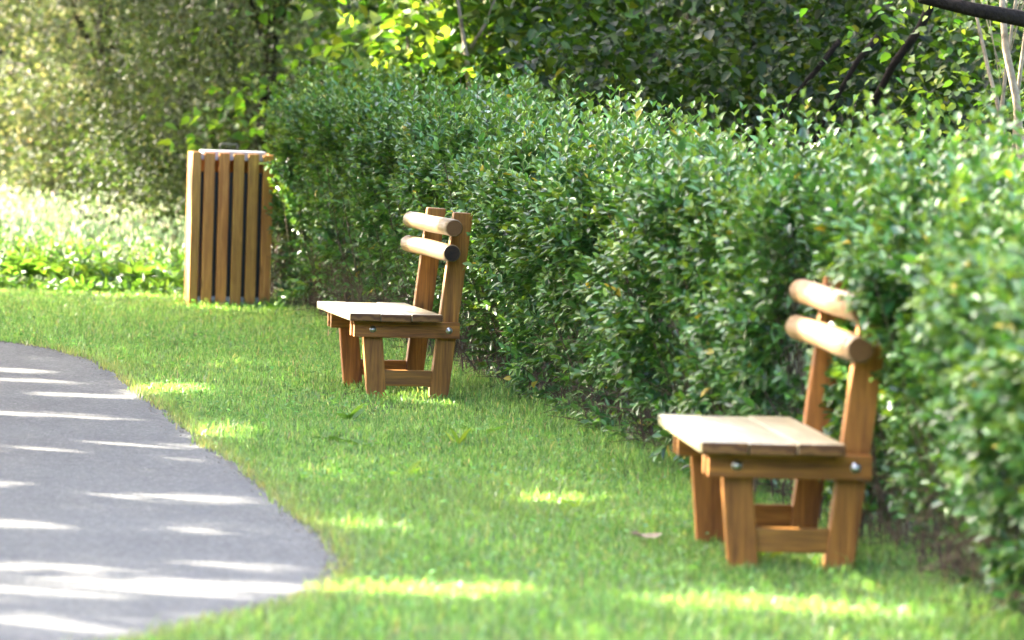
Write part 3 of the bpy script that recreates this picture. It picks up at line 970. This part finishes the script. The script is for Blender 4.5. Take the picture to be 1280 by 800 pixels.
# the sunlit sapling with pale stems left of centre
pp = atpix(585, 60, 26)
cl = clusters_in(70, -0.15, 29.2, 0.85, 0.8, 1.35, 3.6, 0.7)
tree('bright_sapling', -0.1, 29.4, 4.5, 1, cl, 4200, 0.125, YEL, [3, 3, 2.2], 'sunlit yellow green sapling with pale bare stems behind the hedge', 'tree', GB, M_MAPLE, M_BARKP, 0.03, 0.3, limbs=8,
     extra_limbs=[([(-0.28, 28.8, 0), atpix(588, 120, 28.4), atpix(583, 70, 28.4), atpix(572, 0, 28.5)], 0.03, 0.012),
                  ([atpix(588, 60, 28.4), atpix(610, 25, 28.4), atpix(625, -20, 28.5)], 0.014, 0.009),
                  ([(-0.7, 28.9, 0), atpix(517, 115, 28.7), atpix(514, 85, 28.7), atpix(505, 20, 28.7)], 0.014, 0.008)])
cb = clusters_in(150, -0.4, 33.5, 2.0, 1.8, 1.2, 6.5, 1.0)
tree('maple_tree', -0.3, 34.0, 8, 3, cb, 11000, 0.11, [(0.035, 0.08, 0.014), (0.055, 0.105, 0.02), (0.09, 0.14, 0.026), (0.028, 0.06, 0.014)], [4, 4, 2, 2], 'mid green tree with golden light in its leaves behind the far hedge end', 'tree', GB, M_MAPLE, M_BARK, drop=over_hedge, trunk_r=0.15, spread=0.36)
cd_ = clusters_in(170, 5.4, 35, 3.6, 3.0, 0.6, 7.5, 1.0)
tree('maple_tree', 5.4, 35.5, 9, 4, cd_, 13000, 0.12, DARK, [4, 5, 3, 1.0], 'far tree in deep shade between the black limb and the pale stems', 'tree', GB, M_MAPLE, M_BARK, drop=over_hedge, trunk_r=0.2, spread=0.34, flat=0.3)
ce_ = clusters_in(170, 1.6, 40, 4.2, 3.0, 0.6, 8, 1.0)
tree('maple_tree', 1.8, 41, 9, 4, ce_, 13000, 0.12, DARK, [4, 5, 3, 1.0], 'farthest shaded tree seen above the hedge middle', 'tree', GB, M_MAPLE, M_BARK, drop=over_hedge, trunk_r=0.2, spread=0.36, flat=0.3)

# drooping willowy bush behind the bin
GL = 'bushes and trees round the meadow'
cw_ = np.concatenate([clusters_in(210, -2.5, 37.0, 1.55, 1.6, 0.75, 5.5, 1.1), clusters_in(16, -3.0, 34.6, 0.5, 0.6, 0.6, 1.2, 0.3)])
tree('willow_bush', -2.3, 37.4, 6.5, 2, cw_, 38000, 0.052, OLIVE, [5, 4, 2.2, 0.7], 'drooping olive green bush rising behind the litter bin', 'bush', GL, M_FAR, M_BARK, 0.1, 0.28, flat=0.7, limbs=30)
far = [(-6.2, 46, 2.0, 7, 1.0, PALE, [4, 4, 2.5, 1.2], 'pale hazy tree at the left edge beyond the meadow', 30000, 0.06),
       (-4.5, 43.5, 1.15, 6.0, 0.3, PALE, [3, 4, 3, 1.8], 'light sunny bush at the meadow end, glinting with bright leaves', 26000, 0.055),
       (-3.0, 42.5, 1.3, 7, 0.3, OLIVE, [4, 4, 2, 1], 'olive tree at the meadow end behind the drooping bush', 28000, 0.058),
       (-6.0, 54, 3.6, 10, 0.4, OLIVE, [6, 4, 1.5, 0.5], 'taller dull green tree standing behind the pale meadow bushes', 26000, 0.085),
       (-0.8, 50, 3.6, 10, 0.4, OLIVE, [5, 4, 2, 0.8], 'tall olive tree far behind the golden leaved tree', 24000, 0.085)]
for x, y, r, h, zb, pal, w, lab, nl, ls in far:
    cr = clusters_in(95, x, y, r, r * 0.7, zb, h, 0.9)
    tree('meadow_tree', x, y + 0.4, h, r, cr, nl, ls, pal, w, lab, 'tree', GL, M_FAR, M_BARK, 0.14, 0.30, flat=0.55)

# distant wood that closes the view
n = 46000
t = R.uniform(-1, 1, n)
c = np.stack([t * 42, 80 + R.random(n) * 14 + 0.1 * np.abs(t * 42), 0.3 + R.random(n) ** 1.3 * (9 + 4 * vnoise(t * 42, t, 31, 0.25))], 1)
V, q, c6 = leaf_geo(c, rand_dir(n), rand_dir(n) + np.array([0, 0, 0.7]), R.uniform(0.3, 0.7, n), R.uniform(0.25, 0.5, n), pick(n, OLIVE, [5, 4, 2, 0.6], 0.2), BROAD)
link_mesh('distant_wood', np_mesh('distant_wood', V, [q], c6), M_FAR, kind='stuff')


n = 34000  # unseen trees to the left and behind the camera, added to cut low sky light
t = R.random(n)
side = R.random(n) < 0.62
px_ = np.where(side, -34 - R.random(n) * 9, -40 + 85 * t)
py_ = np.where(side, -30 + 100 * t, -26 - R.random(n) * 8)
c = np.stack([px_, py_, R.random(n) ** 1.1 * (10 + 4 * vnoise(px_ + py_, t, 32, 0.2))], 1)
V, q, c6 = leaf_geo(c, rand_dir(n), rand_dir(n) + np.array([0, 0, 0.5]), R.uniform(0.45, 0.9, n), R.uniform(0.35, 0.7, n), pick(n, OLIVE, [5, 4, 2, 0.6], 0.2), BROAD)
link_mesh('unseen_wood', np_mesh('unseen_wood', V, [q], c6), M_FAR, kind='stuff')


# ------------------------------------------------------------------ shade trees left of the frame: gaps in their crowns let the sun through
def gpix(px, py):
    a, b = px - 640, py - 400
    cr, sr = math.cos(ROLL), math.sin(ROLL)
    qx, u = a * cr + b * sr, -(-a * sr + b * cr)
    r = np.array([qx, FPX * math.cos(PITCH) + u * math.sin(PITCH), -FPX * math.sin(PITCH) + u * math.cos(PITCH)])
    return r[:2] * (-CAM_H / r[2])


# where sun flecks lie on the ground: x, y, half width, half depth
FLECKS = []
for x0, x1, py, hy in ((-60, 300, 742, 8), (150, 395, 738, 6), (-60, 180, 789, 8), (250, 395, 713, 3), (150, 345, 628, 3.0), (240, 305, 669, 2.5), (-30, 85, 663, 3.5), (-30, 165, 523, 3.2),
                       (60, 178, 498, 2.2), (-30, 130, 567, 3.0), (130, 260, 560, 2.2), (-20, 60, 611, 1.6), (-40, 60, 466, 1.5), (-20, 120, 480, 1.2), (-40, 160, 718, 3),
                       (400, 700, 744, 9), (830, 1180, 770, 10), (180, 205, 494, 5), (265, 325, 546, 8), (455, 510, 665, 6), (690, 760, 632, 5), (230, 270, 490, 5)):
    g0, g1 = gpix(x0, py), gpix(x1, py)
    ga, gb = gpix((x0 + x1) / 2, py - hy), gpix((x0 + x1) / 2, py + hy)
    FLECKS.append(((g0[0] + g1[0]) / 2, (g0[1] + g1[1]) / 2, (g1[0] - g0[0]) / 2, (ga[1] - gb[1]) / 2))
# larger gaps that let the sun reach the bench backs, seats and the bin: same, for a point at a height
def lit(px, py, pz, rx, ry):
    k = pz / SUN[2]
    FLECKS.append((px - SUN[0] * k, py - SUN[1] * k, rx, ry))


lit(-0.40, 20.3, 0.80, 0.30, 0.55)
lit(-0.75, 20.3, 0.43, 0.30, 0.55)
lit(1.02, 13.2, 0.80, 0.16, 0.50)
lit(0.65, 13.2, 0.41, 0.10, 0.50)
lit(-2.27, 28.2, 0.60, 0.9, 0.35)
lit(-2.0, 28.0, 1.1, 0.5, 0.35)
lit(0.3, 21, 1.5, 0.5, 0.3)
lit(1.5, 12.4, 1.3, 0.25, 0.3)
lit(2.75, 22.6, 1.75, 0.22, 0.4)
lit(-0.2, 28.8, 1.75, 0.8, 0.6)
lit(0.8, 30.4, 1.8, 0.3, 0.4)
lit(3.3, 26.5, 1.7, 0.12, 0.15)
lit(2.2, 26.0, 2.0, 0.12, 0.15)
lit(1.2, 27.0, 1.9, 0.12, 0.12)
FL = np.array(FLECKS)


def in_fleck(c):
    k = c[:, 2] / SUN[2]
    g = c[:, :2] - SUN[None, :2] * k[:, None]
    wob = 0.25 + 0.7 * vnoise(g[:, 0], g[:, 1], 44, 3.0) + 0.6 * vnoise(g[:, 0], g[:, 1], 47, 8.0)
    out = np.zeros(len(c), bool)
    for x, y, rx, ry in FL:
        out |= (((g[:, 0] - x) / (rx + 0.10)) ** 2 + ((g[:, 1] - y) / (ry + 0.075)) ** 2) < wob
    # the open meadow and the far lawn stay in the sun
    out |= (g[:, 1] > 31.5 + 1.5 * vnoise(g[:, 0], g[:, 1], 45, 0.9)) & (g[:, 0] < -2.6 + 1.2 * vnoise(g[:, 0], g[:, 1], 46, 0.7))
    out |= (g[:, 0] < -2.2) & (g[:, 1] > 28.9)
    return out


def shade_crown(n, gx0, gx1, gy0, gy1, z0, z1):
    g = np.stack([R.uniform(gx0, gx1, n), R.uniform(gy0, gy1, n), np.zeros(n)], 1)
    z = R.uniform(z0, z1, n)
    return g + SUN[None] * (z / SUN[2])[:, None]


for i, (gy0, gy1, lab) in enumerate([(5.5, 13.5, 'nearest lime tree outside the frame shading the path bend'), (12.5, 19.5, 'second lime tree outside the frame shading the near bench'),
                                     (18.5, 25.5, 'third lime tree outside the frame shading the smaller bench'), (24.5, 32, 'last lime tree outside the frame shading the bin lawn')]):
    cr = shade_crown(470, -5.2, 4.8, gy0, gy1, 4.2, 7.6)
    m = cr.mean(0)
    if i > 1:
        cr = np.concatenate([cr, shade_crown(260, 2.4, 9.5, gy0 + 1, gy1 + 3, 7.5, 11.5)])
    if i == 3:
        cr = np.concatenate([cr, shade_crown(260, -2.6, 3.0, 31, 42, 5.0, 9.0)])
    tree('shade_tree', m[0] - 1.2, m[1] + 1.0, 12.0, 4, cr, (44000, 48000, 84000, 104000)[i], 0.13, DARK, [3, 4, 4, 1], lab, 'tree', 'trees along the far side of the path', M_MAPLE, M_BARK, 0.24, 0.42, drop=in_fleck, limbs=34)


# ------------------------------------------------------------------ weeds and a fallen leaf
def rosette(name, x, y, nl, ln, wd, rise, col, label, cat='weed', group='broad leaved weeds in the grass', jit=0.2):
    root_c = np.zeros((nl, 3))
    t = np.arange(nl) * 2.4 + R.uniform(0, 6)
    el = R.uniform(rise * 0.6, min(rise * 1.3, 1.45), nl)
    ax = np.stack([np.cos(t) * np.cos(el), np.sin(t) * np.cos(el), np.sin(el)], 1)
    nm = np.stack([-np.cos(t) * np.sin(el), -np.sin(t) * np.sin(el), np.cos(el)], 1) + R.normal(0, jit, (nl, 3))
    l = R.uniform(0.65, 1.1, nl) * ln
    root_c[:, :2] = R.normal(0, ln * 0.08, (nl, 2))
    V, q, c6 = leaf_geo(root_c, ax, nm, l, l * wd * R.uniform(0.8, 1.2, nl), pick(nl, [col], [1], 0.15), PRIVET, 0.15, 0.3)
    o = link_mesh(name, np_mesh(name, V, [q], c6), M_WEED, label=label, cat=cat, group=group)
    o.location = (x, y, 0.003)
    return o


G1, G2, G3 = (0.10, 0.21, 0.035), (0.20, 0.30, 0.05), (0.26, 0.33, 0.06)
for px, py, nl, ln, wd, rise, col, lab in [
        (410, 553, 7, 0.13, 0.36, 0.35, G1, 'flat plantain rosette on the lawn between the path and the smaller bench'),
        (437, 528, 6, 0.12, 0.5, 0.9, G1, 'small dark upright weed just in front of the smaller bench legs'),
        (575, 560, 5, 0.11, 0.22, 1.1, G2, 'thin pale upright weed on the open lawn right of the smaller bench'),
        (600, 548, 6, 0.12, 0.25, 1.1, G1, 'slender upright weed near the shaded foot of the hedge'),
        (506, 600, 5, 0.10, 0.3, 0.9, G2, 'yellowish weed tuft in the middle of the lawn'),
        (452, 560, 6, 0.09, 0.4, 0.5, G1, 'low weed right beside the flat plantain rosette'),
        (724, 640, 5, 0.09, 0.3, 0.9, G2, 'pale weed tuft left of the larger bench'),
        (945, 705, 6, 0.11, 0.3, 1.1, G2, 'pale grassy weed growing against the front leg of the larger bench'),
        (286, 384, 4, 0.14, 0.4, 1.2, (0.22, 0.30, 0.14), 'grey green weed sprouting in front of the bin slats'),
        (345, 392, 6, 0.14, 0.4, 0.9, G1, 'dark weed at the bin foot where the hedge begins')]:
    g = gpix(px, py)
    rosette('broadleaf_weed', g[0], g[1], nl, ln, wd, rise, col, lab)
for k, (px, py, ln, lab) in enumerate([(214, 366, 0.24, 'yellow green dock clump touching the left side of the bin'),
                          (168, 362, 0.27, 'bushy bright dock clump a little left of the bin'),
                          (120, 357, 0.25, 'dock clump with sunlit leaves at the lawn end'),
                          (70, 352, 0.22, 'smaller dock clump among the meadow grass near the left edge'),
                          (22, 350, 0.22, 'leftmost low dock clump at the meadow edge'),
                          (192, 338, 0.26, 'taller dock clump behind the ones beside the bin'),
                          (142, 334, 0.24, 'dock clump half hidden in meadow grass behind the bushy bright one'),
                          (92, 330, 0.24, 'farthest pale dock clump out in the meadow')]):
    g = gpix(px, py)
    rosette('dock_plant', g[0], g[1], 26, ln * 1.15, 0.34, 0.8, [(0.10, 0.18, 0.035), (0.085, 0.17, 0.035), (0.12, 0.19, 0.04)][k % 3], lab, 'weed', 'dock plants along the meadow edge', 0.45)

g = gpix(805, 684)
bm = bmesh.new()
out = [(-.055, 0, .012), (-.03, .022, .02), (0, .03, .012), (.035, .018, .022), (.06, 0, .03), (.035, -.02, .016), (0, -.026, .008), (-.03, -.018, .016)]
vs = [bm.verts.new(p) for p in out]
mid = [bm.verts.new(p) for p in ((-.025, 0, .005), (.02, 0, .006))]
for f in ((0, 1, 8), (1, 2, 8), (2, 9, 8), (2, 3, 9), (3, 4, 9), (4, 5, 9), (5, 6, 9), (6, 8, 9), (6, 7, 8), (7, 0, 8)):
    bm.faces.new([(vs + mid)[i] for i in f])
o = bm_obj('fallen_leaf', bm, simple_mat('dry_leaf', (0.20, 0.14, 0.08), (0.30, 0.23, 0.15), 30, 0.7), label='single dry pale brown leaf lying on the lawn before the larger bench', cat='leaf')
o.location = (g[0], g[1], 0.028)
o.rotation_euler = (0.1, 0.15, 0.3)

# ------------------------------------------------------------------ light, camera, render
w = bpy.data.worlds.new('World')
SC.world = w
w.use_nodes = True
nt = w.node_tree
sky = nt.nodes.new('ShaderNodeTexSky')
sky.sky_type = 'NISHITA'
sky.sun_disc = False
sky.sun_elevation = SUN_EL
sky.sun_rotation = SUN_AZ
sky.air_density = 0.5
sky.dust_density = 6.0
sky.ozone_density = 0.2
nt.links.new(sky.outputs[0], nt.nodes['Background'].inputs[0])
nt.nodes['Background'].inputs[1].default_value = 0.15

sl = bpy.data.lights.new('sun', 'SUN')
sl.energy = 3.0
sl.angle = rad(0.53)
sl.color = (1.0, 0.91, 0.78)
so = bpy.data.objects.new('sun', sl)
COL.objects.link(so)
so.rotation_euler = Vector(-SUN).to_track_quat('-Z', 'Y').to_euler()

cam = bpy.data.cameras.new('camera')
co = bpy.data.objects.new('camera', cam)
COL.objects.link(co)
Rt, Up0, Fw = Vector((1, 0, 0)), Vector((0, math.sin(PITCH), math.cos(PITCH))), Vector((0, math.cos(PITCH), -math.sin(PITCH)))
right = Rt * math.cos(ROLL) + Up0 * math.sin(ROLL)
up = -Rt * math.sin(ROLL) + Up0 * math.cos(ROLL)
m = Matrix((right, up, -Fw)).transposed().to_4x4()
m.translation = (0, 0, CAM_H)
co.matrix_world = m
cam.sensor_width = 36
cam.lens = FPX / 1280 * 36
cam.clip_start, cam.clip_end = 0.5, 2000
cam.dof.use_dof = True
cam.dof.focus_distance = 20.2
cam.dof.aperture_fstop = cam.lens / 1000 / 0.043
SC.camera = co

SC.view_settings.view_transform = 'Standard'
SC.view_settings.look = 'None'
SC.view_settings.exposure = 4.5
SC.view_settings.gamma = 1.0
SC.render.engine = 'CYCLES'
cy = SC.cycles
cy.max_bounces = 7
cy.diffuse_bounces = 4
cy.glossy_bounces = 2
cy.transmission_bounces = 4
cy.transparent_max_bounces = 4
cy.use_denoising = True
cy.sample_clamp_indirect = 6.0
cy.caustics_reflective = False
cy.caustics_refractive = False
